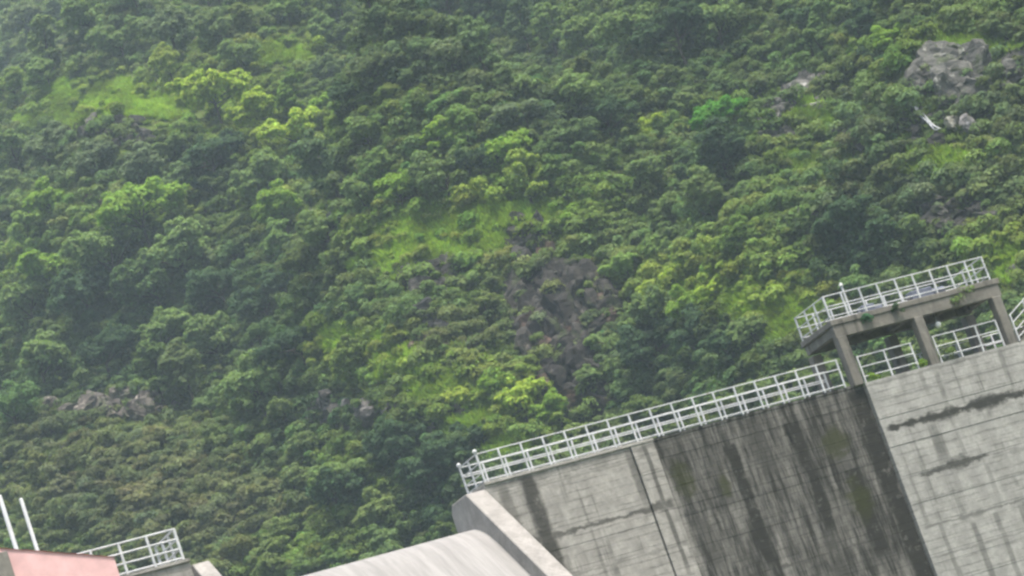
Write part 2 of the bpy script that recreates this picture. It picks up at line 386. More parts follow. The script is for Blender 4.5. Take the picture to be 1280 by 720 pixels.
# ogee spillway: rounded crest, 45 degree chute
prof = [(3.2, HB), (3.2, -3.2)]
for k in range(13):                                # upstream quadrant to crest
    t = math.pi - math.pi / 2 * k / 12
    prof.append((.9 + math.cos(t) * -2.0 * 1.0, -2.95 + math.sin(t) * 1.45))
prof = [(3.2, HB), (2.9, -2.95)] + [(.9 + 2.0 * math.cos(t), -2.95 + 1.45 * math.sin(t)) for t in np.linspace(0.05, math.pi / 2, 10)]
for q in np.linspace(.08, 1, 9):                   # parabola tightening to 45 degrees
    prof.append((.9 - 2.4 * q, -1.5 - 1.2 * q * q))
y0, z0 = prof[-1]
prof += [(y0 - 17.0, z0 - 17.0), (y0 - 19.5, HB + 1.2), (y0 - 24, HB + .7), (y0 - 24, HB)]
bm = bmesh.new(); prism(bm, prof, -11.9, -.86); sp = bm_obj('spillway_chute', bm, C_SPILL, dam); sp['stain'] = .5; sp['label'] = 'smooth pale curved spillway crest and chute'
# training walls either side of the chute
def training_wall(u0, u1, zt):
    pr = [(1.9, HB), (1.9, zt - .5), (1.6, zt - .18), (.75, zt - .18), (-.02, zt - .2), (-18.5, zt - 18.7), (-24, zt - 20.0), (-24, HB)]
    bm = bmesh.new(); prism(bm, pr, u0, u1)
    bmesh.ops.bevel(bm, geom=[e for e in bm.edges], offset=.03, segments=1, affect='EDGES')
    o = bm_obj('training_wall', bm, C_TRAIN, dam); o['stain'] = .4
training_wall(-.87, .012, 0.0)
training_wall(-12.56, -11.86, .1)

# ------------------------------------------------------------------ railings
def railing(u0, u1, n0, n1, zb, heights, spacing, label, group=None, name='guard_railing', post_h=None, drop=0.0, pr=.033, rr=.026, slope=0.0, knob=()):
    """a straight railing from (u0, n0) to (u1, n1); posts and rails are its parts"""
    L = math.hypot(u1 - u0, n1 - n0); ang = math.atan2(-(n1 - n0), u1 - u0)
    t = empty(name, P(u0, n0, zb), RZ + ang)
    tag(t, label, 'railing', group)
    k = max(1, round(L / spacing)); top = heights[0]
    pb = bmesh.new(); bx(pb, -pr, pr, -pr, pr, -.02, (post_h or top) + .01, .006)
    pm = bpy.data.meshes.new('post'); pb.normal_update(); pb.to_mesh(pm); pb.free(); pm.materials.append(PAINT)
    lb = bmesh.new(); bx(lb, -pr, pr, -pr, pr, -drop, (post_h or top) + .01, .006)
    lm = bpy.data.meshes.new('post'); lb.normal_update(); lb.to_mesh(lm); lb.free(); lm.materials.append(PAINT)
    for i in range(k + 1):
        o = mobj('post', lm if (drop and i % 2 == 0) else pm, t); x = L * i / k
        o.location = (x, 0, slope * x); o.rotation_euler = (random.uniform(-.012, .012), random.uniform(-.012, .012), 0)
        if i in knob:
            kb = bmesh.new(); bmesh.ops.create_uvsphere(kb, u_segments=10, v_segments=7, radius=.095)
            for v in kb.verts: v.co.z += top + .11
            tube(kb, (0, 0, top - .02), (0, 0, top + .06), .05)
            bm_obj('finial', kb, PAINT, o, True)
    for h in heights:
        b = bmesh.new(); tube(b, (-.03, 0, h), (L + .03, 0, h + slope * L), rr, seg=8)
        bm_obj('rail', b, PAINT, t, False)
    return t
H4 = (1.24, .84, .47, .12)
railing(.15, 17.05, -.06, -.06, .07, (1.2, .8, .1), 1.0, 'long white painted steel railing along the front edge of the dam deck', knob=(0,))
railing(.15, 17.4, -1.95, -1.95, .07, (1.2, .87, .79, .42, .1), 1.03, 'white railing along the reservoir side of the dam deck', knob=(0,))
railing(.15, .15, -.06, -1.95, .07, (1.2, .8, .42, .1), .95, 'short white end railing across the deck above the pale sloping wall')
railing(18.1, 20.75, -.12, -.12, 0, (1.18, .72, .3), 1.35, 'short white railing between the first and second platform pillars')
railing(21.9, 25.1, -.12, -.12, 0, (1.2, .75, .3), 1.0, 'short white railing under the platform beside the third pillar')
railing(21.9, 33.0, -3.05, -3.05, 0, (1.2, .8, .42, .1), .95, 'white railing behind the platform pillars')
railing(-17.3, -12.72, -.28, -.28, .2, (1.27, .87, .47, .1), 1.14, 'white four bar railing on the wall beyond the spillway, behind the red roof', pr=.045, rr=.04)
railing(-40.0, -18.6, -.28, -.28, .2, (1.27, .87, .47, .1), 1.14, 'long white railing on the dam wall past the two poles', pr=.045, rr=.04)
railing(-12.72, -12.72, -.28, -2.9, .2, (1.27, .87, .47, .1), .9, 'white end railing across the deck on the far side of the spillway', pr=.045, rr=.04)

# raised platform on pillars
plat = empty('raised_platform', P(17.3, 0, 0), RZ)
tag(plat, 'raised concrete platform on square pillars standing on the dam', 'platform')
SX = 17.3
DU, DN, DZ = .16, -.4, .06                          # set back onto the wall block
def pl(name, u0, u1, n0, n1, z0, z1, mat=C_PLAT, bev=.02, stain=.8):
    o = box_obj(name, (u0 + DU - SX, u1 + DU - SX, -n1 - DN, -n0 - DN, z0 if z0 < 0 else z0 + DZ, z1 + DZ), mat, plat, bev); o['stain'] = stain; return o
pl('platform_slab', 17.2, 25.7, -2.45, .52, 2.62, 2.86)
pl('edge_beam', 17.25, 25.62, .14, .47, 2.08, 2.622)
pl('edge_beam', 17.3, 25.6, -2.4, -2.08, 2.2, 2.622)
for uu in (17.3, 21.12, 25.1):
    pl('cross_beam', uu + .04, uu + .36, -2.09, .15, 2.24, 2.624)
for uu in (17.28, 21.1, 25.08):
    pl('pillar', uu, uu + .44, .06, .5, -.02, 2.1); pl('pillar', uu, uu + .44, -2.44, -2.0, -.02, 2.1)
for uu in (19.0, 20.0, 22.4, 23.6):                        # ragged haunches under the slab
    pl('haunch', uu, uu + .25, -2.07, .16, 2.4, 2.623, C_PLAT)
PZ = 2.86 + DZ
railing(17.32 + DU, 25.35 + DU, .42 + DN, .42 + DN, PZ, (1.06, .6, .16), .89, 'white railing along the front of the raised platform', drop=.26, knob=())
railing(17.32 + DU, 17.32 + DU, .42 + DN, -2.35 + DN, PZ, (1.06, .6, .16), .92, 'white railing across the end of the raised platform facing the spillway')
railing(25.35 + DU, 25.35 + DU, .42 + DN, -2.35 + DN, PZ, (1.06, .6, .16), .92, 'white railing across the platform end above the stair railing')
railing(17.32 + DU, 25.35 + DU, -2.35 + DN, -2.35 + DN, PZ, (1.06, .6, .16), .89, 'white railing along the back of the raised platform')
railing(25.75, 29.2, .1, .1, .05, (1.15, .8, .45, .12), .8, 'white stair railing climbing beside the third platform pillar', slope=.55, name='stair_railing')
# steps under the stair railing
st = empty('concrete_steps', P(25.7, 0, 0), RZ); tag(st, 'concrete steps beside the third platform pillar', 'steps')
for k in range(12):
    o = box_obj('step', (.3 * k, .3 * k + .3, -.05, 1.1, -.02, .165 * (k + 1)), C_PLAT, st, .01); o['stain'] = .5

# hoist machinery on the platform
def hoist(u, n, w, label):
    t = empty('hoist_gearbox', P(u, n, PZ), RZ); tag(t, label, 'machine')
    box_obj('base_frame', (-w / 2, w / 2, -.3, .3, 0, .1), BLUEGREY, t, .01)
    box_obj('gear_case', (-w * .42, w * .12, -.26, .26, .1, .55), BLUEGREY, t, .04)
    b = bmesh.new(); tube(b, (w * .12, 0, .3), (w * .45, 0, .3), .17, seg=14); bm_obj('motor', b, BLUEGREY, t)
    b = bmesh.new(); tube(b, (-w * .5, 0, .32), (-w * .42, 0, .32), .06, seg=10); bm_obj('shaft', b, GALV, t)
hoist(22.9, -1.0, 2.0, 'long blue grey hoist gearbox behind the platform railing')
hoist(20.3, -1.4, 1.2, 'short blue grey hoist gearbox near the middle of the platform')
vp = empty('vent_pipe', P(18.9, -.6, PZ), RZ); tag(vp, 'white vent pipe rising above the platform railing', 'pipe')
b = bmesh.new(); tube(b, (0, 0, 0), (0, 0, 1.5), .05); bm_obj('pipe', b, PAINT, vp)
b = bmesh.new(); tube(b, (0, 0, 1.48), (0, 0, 1.62), .1, .03); bm_obj('cap', b, PAINT, vp)
gl = empty('globe_lamp', P(22.5, -.3, 1.68), RZ); tag(gl, 'small white globe lamp hung below the platform slab', 'lamp')
b = bmesh.new(); bmesh.ops.create_uvsphere(b, u_segments=14, v_segments=10, radius=.13); bm_obj('globe', b, GLOBE, gl, True)
b = bmesh.new(); tube(b, (0, 0, .1), (0, 0, 1.0), .02); tube(b, (0, 0, .1), (0, 0, .18), .06); bm_obj('hanger', b, GALV, gl)

# ------------------------------------------------------------------ hut with the red roof and the two poles
hut = empty('red_roofed_hut', P(-20.5, 0, 0), RZ); tag(hut, 'small pink walled hut with red sheet roof in front of the white railing', 'hut')
HX = 20.5
def hp(u, n, z): return Vector((u + HX, -n, z))
NF, NB = 1.5, .2                               # n of the gable wall and of the back wall
AP_U, AP_Z, EV_U, PITCH_R = -21.6, 2.62, -15.93, .345
EL_U = 2 * AP_U - EV_U
EV_Z = AP_Z - PITCH_R * (EV_U - AP_U)
b = bmesh.new()
for nn in (NF, NB):
    pts_ = [(EL_U, -3.2), (EV_U, -3.2), (EV_U, EV_Z), (AP_U, AP_Z), (EL_U, EV_Z)]
    b.faces.new([b.verts.new(hp(u, nn, z)) for u, z in pts_])
vv = list(b.verts)
for i in range(5): b.faces.new((vv[i], vv[(i + 1) % 5], vv[5 + (i + 1) % 5], vv[5 + i]))
bmesh.ops.recalc_face_normals(b, faces=b.faces); bm_obj('hut_wall', b, PINK, hut)
for side in (1, -1):
    eu = EV_U if side == 1 else EL_U
    for k in range(7):                         # overlapping roof sheets, ridge to eave
        ua, ub = AP_U + (eu - AP_U) * k / 7, AP_U + (eu - AP_U) * (k + 1) / 7 + .04 * side
        za, zb_ = AP_Z - PITCH_R * abs(ua - AP_U) + .004 + .008 * (k % 2), AP_Z - PITCH_R * abs(ub - AP_U) + .004 + .008 * (k % 2)
        b = bmesh.new(); q4 = [b.verts.new(hp(u, n, z)) for u, n, z in ((ua, NB - .06, za), (ub, NB - .06, zb_), (ub, NF + .05, zb_), (ua, NF + .05, za))]
        b.faces.new(q4); bmesh.ops.solidify(b, geom=b.faces[:], thickness=-.03); bm_obj('roof_sheet', b, REDROOF, hut)
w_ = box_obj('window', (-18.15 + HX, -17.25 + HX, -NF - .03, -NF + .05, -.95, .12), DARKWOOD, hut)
box_obj('lintel', (-18.3 + HX, -17.1 + HX, -NF - .09, -NF + .05, .12, .2), C_PLAT, w_)
box_obj('sill', (-18.3 + HX, -17.1 + HX, -NF - .09, -NF + .05, -1.03, -.95), C_PLAT, w_)
box_obj('door', (-21.8 + HX, -20.8 + HX, -NF - .03, -NF + .04, -3.2, -1.1), BLUEGREY, hut)
gc = box_obj('corner_pier', (-20.6 + HX, -19.86 + HX, -NF - .3, -NF + .02, -3.2, 1.86), C_PLAT, hut, .02); gc['stain'] = .7
ped = empty('concrete_pedestal', P(-20.3, 0, 0), RZ); tag(ped, 'tall concrete pedestal carrying the pink hut', 'pedestal')
o = box_obj('pedestal_shaft', (-7.2, 4.6, -2.2, .13, HB, -3.19), C_WALL, ped, .03); o['stain'] = .6
for (u, zt, r) in ((-18.33, 4.75, .085), (-17.56, 4.43, .075)):
    t = empty('white_pole', P(u, -2.0, .2), RZ)
    tag(t, 'thicker, taller white pole rising behind the red roof' if r > .08 else 'thinner, shorter white pole rising behind the red roof', 'pole', 'white poles behind the red roof')
    b = bmesh.new(); tube(b, (0, 0, 0), (0, 0, zt - .2), r * 1.05, r, 12); bm_obj('shaft', b, POLE, t)
    box_obj('base_plate', (-.2, .2, -.2, .2, -.01, .03), POLE, t)
    b = bmesh.new(); tube(b, (0, 0, zt - .22), (0, 0, zt - .17), r * 1.12, r * .7, 12); bm_obj('cap', b, POLE, t)

# ------------------------------------------------------------------ plants: meshes
def leaf_cloud(rs, cen, rad, count, size, up=.45, flat=.8):
    """leaf-sized rhombs on and in a set of overlapping lobes"""
    cen = np.asarray(cen, float); rad = np.asarray(rad, float)
    w = rad ** 2 * rs.uniform(.45, 1.3, len(rad)); li = rs.choice(len(cen), count, p=w / w.sum())
    d = rs.normal(size=(count, 3)); d[:, 2] = np.where(rs.rand(count) < .72, np.abs(d[:, 2]), d[:, 2]); d /= np.linalg.norm(d, axis=1)[:, None]
    sh = rs.uniform(.5, 1.15, count) ** .6
    p = cen[li] + d * (rad[li] * sh)[:, None] * np.array([1, 1, flat])
    nrm = d + np.array([0, 0, up]) + rs.normal(size=(count, 3)) * .4; nrm /= np.linalg.norm(nrm, axis=1)[:, None]
    t = np.cross(nrm, rs.normal(size=(count, 3))); t /= np.linalg.norm(t, axis=1)[:, None]; b = np.cross(nrm, t)
    s = size * rs.uniform(.55, 1.35, count)[:, None]; e = s * rs.uniform(.45, .8, (count, 1)); cup = nrm * s * .22
    v = np.stack([p - t * s, p - b * e + cup, p + t * s, p + b * e + cup], 1).reshape(-1, 3)
    return v, np.arange(count * 4).reshape(-1, 4)
def crown_mesh(seed, kind):
    rs = np.random.RandomState(seed)
    if kind == 'rounded': n, rx, rz, zc, cnt, lr = rs.randint(7, 12), 2.2, rs.uniform(1.2, 1.8), 3.2, 8500, (.7, 1.5)
    elif kind == 'spreading': n, rx, rz, zc, cnt, lr = rs.randint(8, 13), 3.0, rs.uniform(.7, 1.1), 3.6, 9500, (.7, 1.5)
    elif kind == 'tall': n, rx, rz, zc, cnt, lr = rs.randint(9, 13), 1.3, 2.7, 4.4, 8000, (.6, 1.2)
    else: n, rx, rz, zc, cnt, lr = rs.randint(5, 9), 1.4, .6, .9, 4200, (.5, 1.05)
    d = rs.normal(size=(n, 3)); d /= np.linalg.norm(d, axis=1)[:, None]; r = rs.uniform(.35, 1, (n, 1)) ** .5
    cen = d * r * [rx, rx, rz] + [0, 0, zc]; rad = rs.uniform(*lr, n)
    cen[:, :2] += rs.normal(size=2) * .3
    sc_, sr = [], []                               # twig clusters on every limb's lobe
    for c, q in zip(cen, rad):
        for _ in range(9):
            e = rs.normal(size=3); e[2] = abs(e[2]) * .9 - .2; e /= np.linalg.norm(e)
            sc_.append(c + e * q * rs.uniform(.65, 1.05)); sr.append(q * rs.uniform(.22, .48))
    v1, f1 = leaf_cloud(rs, cen, rad * .85, cnt // 3, .17)
    v2, f2 = leaf_cloud(rs, sc_, sr, cnt - cnt // 3, .15 if kind != 'bush' else .12)
    v = np.concatenate([v1, v2]); f = np.concatenate([f1, f2 + len(v1)])
    v[:, 2] = np.maximum(v[:, 2], .1)
    return mesh_np('crown_' + kind, v, f, LEAF_O), cen
def trunk_mesh(cen, kind):
    b = bmesh.new(); rs = random.Random(len(cen)); top = float(cen[:, 2].mean())
    base = 0.17 if kind != 'bush' else .06
    p = Vector((0, 0, -.8)); q = Vector((rs.uniform(-.15, .15), rs.uniform(-.15, .15), top * .5)); tube(b, p, q, base, base * .75, 7)
    e = Vector((rs.uniform(-.3, .3), rs.uniform(-.3, .3), top)); tube(b, q, e, base * .75, base * .4, 7)
    for c in cen[:7]: tube(b, q.lerp(e, rs.uniform(.05, .7)), Vector(c), base * .42, base * .12, 5)
    m = bpy.data.meshes.new('trunk_' + kind); b.normal_update(); b.to_mesh(m); b.free(); m.materials.append(BARK); return m
KINDS = {}
for kind, nv in (('rounded', 6), ('spreading', 5), ('tall', 3), ('bush', 5)):
    KINDS[kind] = []
    for i in range(nv):
        cm, cen = crown_mesh(100 + 13 * i + 7 * len(kind), kind); KINDS[kind].append((cm, trunk_mesh(cen, kind)))
UNIT = {'rounded': 3.2, 'spreading': 4.0, 'tall': 2.4, 'bush': 2.2}     # crown radius at scale 1

# ------------------------------------------------------------------ what grows where, with the shade of hollows in the dark tones (read off the photograph)
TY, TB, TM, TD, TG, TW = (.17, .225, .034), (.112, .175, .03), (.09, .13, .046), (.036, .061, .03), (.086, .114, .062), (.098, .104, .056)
TONES = [(150, 125, 110, 22, TY, 2), (360, 68, 50, 14, TY, 2), (270, 130, 60, 35, TY, 1.6), (340, 175, 70, 35, TY, 1.5), (560, 300, 85, 28, TY, 2), (620, 270, 60, 20, TY, 1.6),
    (440, 432, 40, 16, TY, 2), (500, 455, 45, 18, TY, 2), (560, 490, 45, 20, TY, 2), (600, 530, 35, 25, TY, 2.2), (970, 390, 55, 28, TY, 2), (870, 360, 80, 28, TY, 1.6),
    (1190, 205, 45, 16, TY, 1.6), (1250, 320, 50, 25, TY, 1.4), (60, 330, 45, 25, TB, 1.4), (185, 275, 60, 22, TY, 1.1), (350, 262, 40, 22, TY, 1.1), (500, 245, 40, 25, TB, 1.2),
    (660, 512, 45, 38, TY, 1.3), (907, 152, 26, 18, TB, 2.2), (822, 165, 14, 16, TY, 2), (60, 258, 28, 14, TB, 1.5), (720, 270, 50, 30, TB, 1.2), (440, 610, 40, 45, TB, .9),
    (370, 690, 60, 25, TB, 1.3), (480, 130, 60, 20, TB, .8), (400, 150, 50, 20, TB, .9), (640, 215, 80, 40, TB, .7), (990, 200, 50, 40, TB, .9), (1130, 80, 50, 20, TB, .9), (960, 300, 60, 40, TB, .8),
    (265, 205, 45, 45, TD, 1.8), (600, 25, 110, 32, TD, 1.2), (440, 135, 40, 18, TD, 1.4), (850, 60, 90, 45, TD, 1.2), (740, 150, 70, 40, TD, .9), (860, 440, 90, 50, TD, 1.5),  # dark-leaved trees, plus the shade of hollows put into the leaf colour
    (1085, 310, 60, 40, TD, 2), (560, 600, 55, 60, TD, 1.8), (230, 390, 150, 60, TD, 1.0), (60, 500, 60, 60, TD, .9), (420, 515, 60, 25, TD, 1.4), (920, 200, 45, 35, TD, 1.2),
    (130, 600, 120, 50, TW, 1.8), (265, 655, 110, 50, TW, 1.8), (120, 540, 90, 25, TW, 1.2), (560, 430, 40, 20, TW, 1.0), (700, 400, 60, 70, TW, .6),
    (1130, 220, 130, 80, TG, 1.2), (1240, 110, 70, 50, TG, 1.2), (130, 200, 90, 35, TG, 1.0), (60, 60, 200, 50, TG, .7), (540, 80, 120, 40, TG, .8), (680, 180, 60, 40, TG, .7), (420, 230, 50, 40, TG, .7)]
_tp = np.array([t[:4] for t in TONES], float); _tc = np.array([t[4] for t in TONES]); _tw = np.array([t[5] for t in TONES], float)
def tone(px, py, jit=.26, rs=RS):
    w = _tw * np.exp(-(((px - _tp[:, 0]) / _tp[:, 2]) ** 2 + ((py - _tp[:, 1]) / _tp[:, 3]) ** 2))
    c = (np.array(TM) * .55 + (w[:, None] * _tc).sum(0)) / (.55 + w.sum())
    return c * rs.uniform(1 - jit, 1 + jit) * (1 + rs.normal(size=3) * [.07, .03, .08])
# rock outcrops: name part, picture box, number, rock size, tint, label
ROCKS = [
    ((638, 338, 780, 478), 110, (.9, 2.3), (.045, .041, .035), 'large dark broken cliff above the middle of the long railing'),
    ((632, 272, 692, 338), 24, (.7, 1.6), (.07, .067, .06), 'dark rock knob at the top of the broken cliff beside the grassy spur'),
    ((672, 455, 768, 528), 30, (.8, 2.0), (.04, .036, .031), 'dark rock at the foot of the broken cliff behind the railing'),
    ((503, 328, 577, 374), 20, (.7, 1.5), (.07, .066, .06), 'dark rock band just under the bright grassy spur'),
    ((516, 376, 572, 414), 15, (.7, 1.5), (.05, .05, .05), 'small black rock face between the grassy spur and brown scree'),
    ((505, 415, 590, 448), 16, (.4, .9), (.14, .105, .075), 'brown scree patch above the lower grass ridge'),
    ((60, 494, 218, 526), 30, (.8, 1.8), (.17, .15, .13), 'long grey brown rock ledge above the dry scrub'),
    ((368, 496, 494, 532), 24, (.8, 1.7), (.10, .095, .09), 'dark grey ledge below the lower grass ridge'),
    ((1135, 72, 1238, 130), 34, (.9, 2.2), (.12, .12, .108), 'striped grey rock hump above the waterfall'),
    ((1244, 78, 1290, 122), 14, (.9, 1.9), (.105, .105, .095), 'dark grey rock at the edge of the striped hump slope'),
    ((980, 104, 1034, 145), 14, (.8, 1.7), (.13, .128, .118), 'grey boulder cluster across the gully from the waterfall'),
    ((950, 135, 1004, 180), 14, (.7, 1.4), (.125, .123, .112), 'low grey rocks beside the bright round tree'),
    ((1048, 170, 1098, 198), 9, (.7, 1.3), (.055, .053, .05), 'dark rock hollow below the waterfall gully'),
    ((1130, 140, 1185, 182), 12, (.6, 1.2), (.065, .064, .06), 'wet dark rocks either side of the waterfall'),
    ((386, 250, 428, 292), 8, (.5, 1.1), (.15, .148, .138), 'small pale grey rocks among trees on the brow slope'),
    ((352, 180, 402, 212), 8, (.6, 1.2), (.10, .098, .09), 'grey rocks under the tree covered brow'),
    ((82, 146, 206, 188), 26, (.7, 1.6), (.06, .058, .053), 'dark rock band under the long grass strip'),
    ((92, 240, 132, 264), 7, (.6, 1.0), (.13, .09, .08), 'small reddish bare rock patch on the wooded slope'),
    ((1145, 248, 1255, 290), 22, (.7, 1.6), (.07, .067, .06), 'dark rock shelf above the platform railing'),
    ((1008, 254, 1062, 280), 7, (.7, 1.3), (.22, .21, .19), 'pale bare rock slab beside the dark trees behind the platform'),
    ((480, 505, 600, 545), 9, (.4, .9), (.15, .14, .125), 'scattered pale stones on the lower grass ridge'),
    ((60, 545, 110, 590), 6, (.5, 1.0), (.15, .14, .125), 'small pale stones in the brown scrub'),
    ((230, 625, 330, 700), 9, (.4, .9), (.16, .15, .14), 'scattered grey stones beside the white four bar railing'),
    ((1244, 338, 1300, 366), 14, (.5, 1.1), (.17, .165, .15), 'pale mossy rock ledge behind the far end of the raised platform'),
    ((790, 390, 880, 440), 7, (.5, 1.1), (.11, .11, .11), 'half hidden grey rocks among dark trees behind the railing'),
]
def in_rock(px, py, pad=0):
    r = np.zeros(np.shape(px), bool)
    for (a, b, c, d), *_ in ROCKS[:20] + ROCKS[23:24]:
        r |= ((px - (a + c) / 2) / ((c - a) / 2 + pad)) ** 2 + ((py - (b + d) / 2) / ((d - b) / 2 + pad)) ** 2 < 1
    return r
GRASS = [t[:4] for t in TONES if t[4] == TY and t[5] >= 1.9] + [(1190, 205, 50, 16), (1255, 325, 45, 25), (1030, 150, 40, 22), (560, 290, 90, 30), (640, 272, 55, 18), (410, 418, 40, 14), (630, 565, 25, 20), (985, 405, 50, 26), (930, 385, 35, 18), (90, 150, 70, 12), (1210, 60, 60, 14), (900, 365, 50, 12), (480, 335, 40, 14), (1000, 210, 30, 14)]
def in_grass(px, py, k=1.0):
    r = np.zeros(np.shape(px), bool)
    wv = 1.6 * fbm(np.asarray(px, float), np.asarray(py, float) * 1.6, 36, 3)
    for (a, b, c, d) in GRASS: r |= ((px - a) / (c * k)) ** 2 + ((py - b) / (d * k)) ** 2 < 1 + wv
    return r

# ------------------------------------------------------------------ rocks
def rock_mesh(seed):
    rs = np.random.RandomState(seed); b = bmesh.new(); bmesh.ops.create_icosphere(b, subdivisions=3, radius=1.0)
    pl_ = rs.normal(size=(13, 3)); pl_[:, 2] *= .6; pl_ /= np.linalg.norm(pl_, axis=1)[:, None]; dd = rs.uniform(.38, .8, 13)
    ph = rs.uniform(0, 6, 6)
    for v in b.verts:
        p = np.array(v.co)
        for n_, d_ in zip(pl_, dd):
            e = p @ n_ - d_
            if e > 0: p = p - n_ * e * .97
        k = 1 + .08 * math.sin(7 * p[0] + ph[0]) * math.sin(6 * p[1] + ph[1]) + rs.normal() * .075
        v.co = p * k * [1.3, 1.05, 1.0]
    m = bpy.data.meshes.new('rock'); b.normal_update(); b.to_mesh(m); b.free(); m.materials.append(ROCK); return m
RM = [rock_mesh(i) for i in range(7)]
for (x0, y0_, x1, y1_), cnt, (smin, smax), tint, label in ROCKS:
    pts = []
    while len(pts) < cnt:
        px, py = RS.uniform(x0, x1), RS.uniform(y0_, y1_)
        if ((px - (x0 + x1) / 2) / (x1 - x0) * 2) ** 2 + ((py - (y0_ + y1_) / 2) / (y1_ - y0_) * 2) ** 2 < 1: pts.append((px, py))
    w, ok = cast(pts); w = w[ok]
    if not len(w): continue
    c = w.mean(0)
    t = empty('rock_outcrop', c); tag(t, label, 'rocks')
    steep = 1.45 if 600 < x0 < 700 and y0_ > 260 else 1.0
    for p in w:
        o = mobj('rock', random.choice(RM), t); s = RS.uniform(smin, smax) * (.9 if x0 > 930 else .82)
        o.location = p - c + [0, 0, .15 * s]; o.scale = (s * RS.uniform(.8, 1.3), s * RS.uniform(.8, 1.2), s * RS.uniform(.65, 1.25) * steep)
        o.rotation_euler = (RS.uniform(-.4, .4), RS.uniform(-.4, .4), RS.uniform(0, 6.28))
        k = RS.uniform(.5, 1.2) * (2.0 if RS.rand() < .12 else 1)
        if steep > 1 and RS.rand() < .1: o['tint'] = [.09 * k, .06 * k, .045 * k]
        else: o['tint'] = [float(tint[0] * k), float(tint[1] * k), float(tint[2] * k)]
# two pale boulders beside the fall
for (px, py, s, tint, label) in ((1195, 162, .8, (.42, .41, .35), 'pale cream boulder beside the small waterfall'), (1217, 168, 1.0, (.36, .34, .33), 'larger pale grey boulder beside the small waterfall')):
    w, ok = cast([(px, py)]); o = mobj('boulder', RM[3 if s > .9 else 5]); o.location = w[0] + [0, -.3, .7]; o.scale = (s, s, s); o['tint'] = list(tint)
    o.rotation_euler = (.2, .1, px); tag(o, label, 'boulder')
# waterfall: thin broken white ribbons over the wet rocks
wf_path = [(1143, 137), (1150, 146), (1156, 153), (1163, 160), (1170, 166), (1180, 173)]
w, ok = cast(wf_path)
wf = empty('waterfall', w[-1]); tag(wf, 'small white waterfall sliding down dark wet rocks', 'waterfall')
for r_ in range(2):
    b = bmesh.new(); pr_ = None
    for i, p in enumerate(np.concatenate([w[:1] + (w[1:2] - w[:1]) * q for q in (0, .5)] + [w[1:]])):
        off = np.array([(r_ - 1) * .2 + math.sin(i * 1.7 + r_) * .12, -.9 - .2 * math.sin(i + r_), .35 + .3 * math.sin(i * 2.3 + r_)])
        q = p + off - w[-1]; wd = .04 + .06 * abs(math.sin(i * 1.3 + r_ * 2))
        a = [b.verts.new(Vector(q) + Vector(k)) for k in ((-wd, 0, 0), (0, -.08, .03), (wd, 0, 0), (0, .06, -.05))]
        if pr_:
            for k in range(4): b.faces.new((pr_[k], pr_[(k + 1) % 4], a[(k + 1) % 4], a[k]))
        pr_ = a
    bmesh.ops.recalc_face_normals(b, faces=b.faces); bm_obj('water_strand', b, FOAM, wf, True)

# ------------------------------------------------------------------ trees and bushes one by one
PLACES = [(170, 50, 'on the slope above the grass strip'), (270, 150, 'on the brow beside the grass strip'), (110, 200, 'under the dark rock band'),
    (190, 330, 'on the slope under the reddish rock'), (60, 430, 'in the wood above the grey brown ledge'), (150, 550, 'in the scrub under the grey brown ledge'),
    (250, 680, 'close behind the four bar railing'), (330, 440, 'in the dark dip above the dark grey ledge'), (450, 620, 'in the hollow behind the spillway crest'), (360, 580, 'on the slope under the dark grey ledge'),
    (400, 250, 'among the small pale grey rocks'), (480, 70, 'around the small high meadow'), (540, 180, 'on the slope above the grassy spur'), (560, 300, 'beside the bright grassy spur'),
    (490, 430, 'beside the lower grass ridge'), (640, 510, 'at the foot of the lower grass ridge'), (700, 400, 'around the large dark broken cliff'), (660, 90, 'in the upper woods above the cliff'),
    (760, 210, 'on the slope high above the broken cliff'), (850, 60, 'in woods at the gully head'), (840, 430, 'in the dark trees behind the long railing'), (880, 350, 'on the shrubby rise behind the railing'),
    (900, 170, 'around the low grey rocks by the gully'), (1000, 60, 'at the top of the waterfall gully'), (1000, 220, 'on open slope facing the waterfall'), (1180, 130, 'beside the waterfall and striped rock hump'),
    (1090, 310, 'in the clump behind the platform'), (980, 390, 'on the grassy bank beside the platform'), (1200, 260, 'around the dark rock shelf'), (1200, 40, 'on the slope above the striped rock')]
_pl = np.array([p[:2] for p in PLACES], float)
def place_phrase(px, py): return PLACES[int(np.argmin(((_pl - [px, py]) ** 2).sum(1)))][2]
def tone_word(c):
    l = .3 * c[0] + .6 * c[1] + .1 * c[2]; g = c[1] / max(c[0], 1e-4); y = c[2] / c[1]
    if y > .5: return 'brownish' if g < 1.12 else 'grey-green'
    if l > .145: return 'yellow-green'
    if l > .115: return 'bright green'
    return 'mid green' if l > .078 else 'dark green'
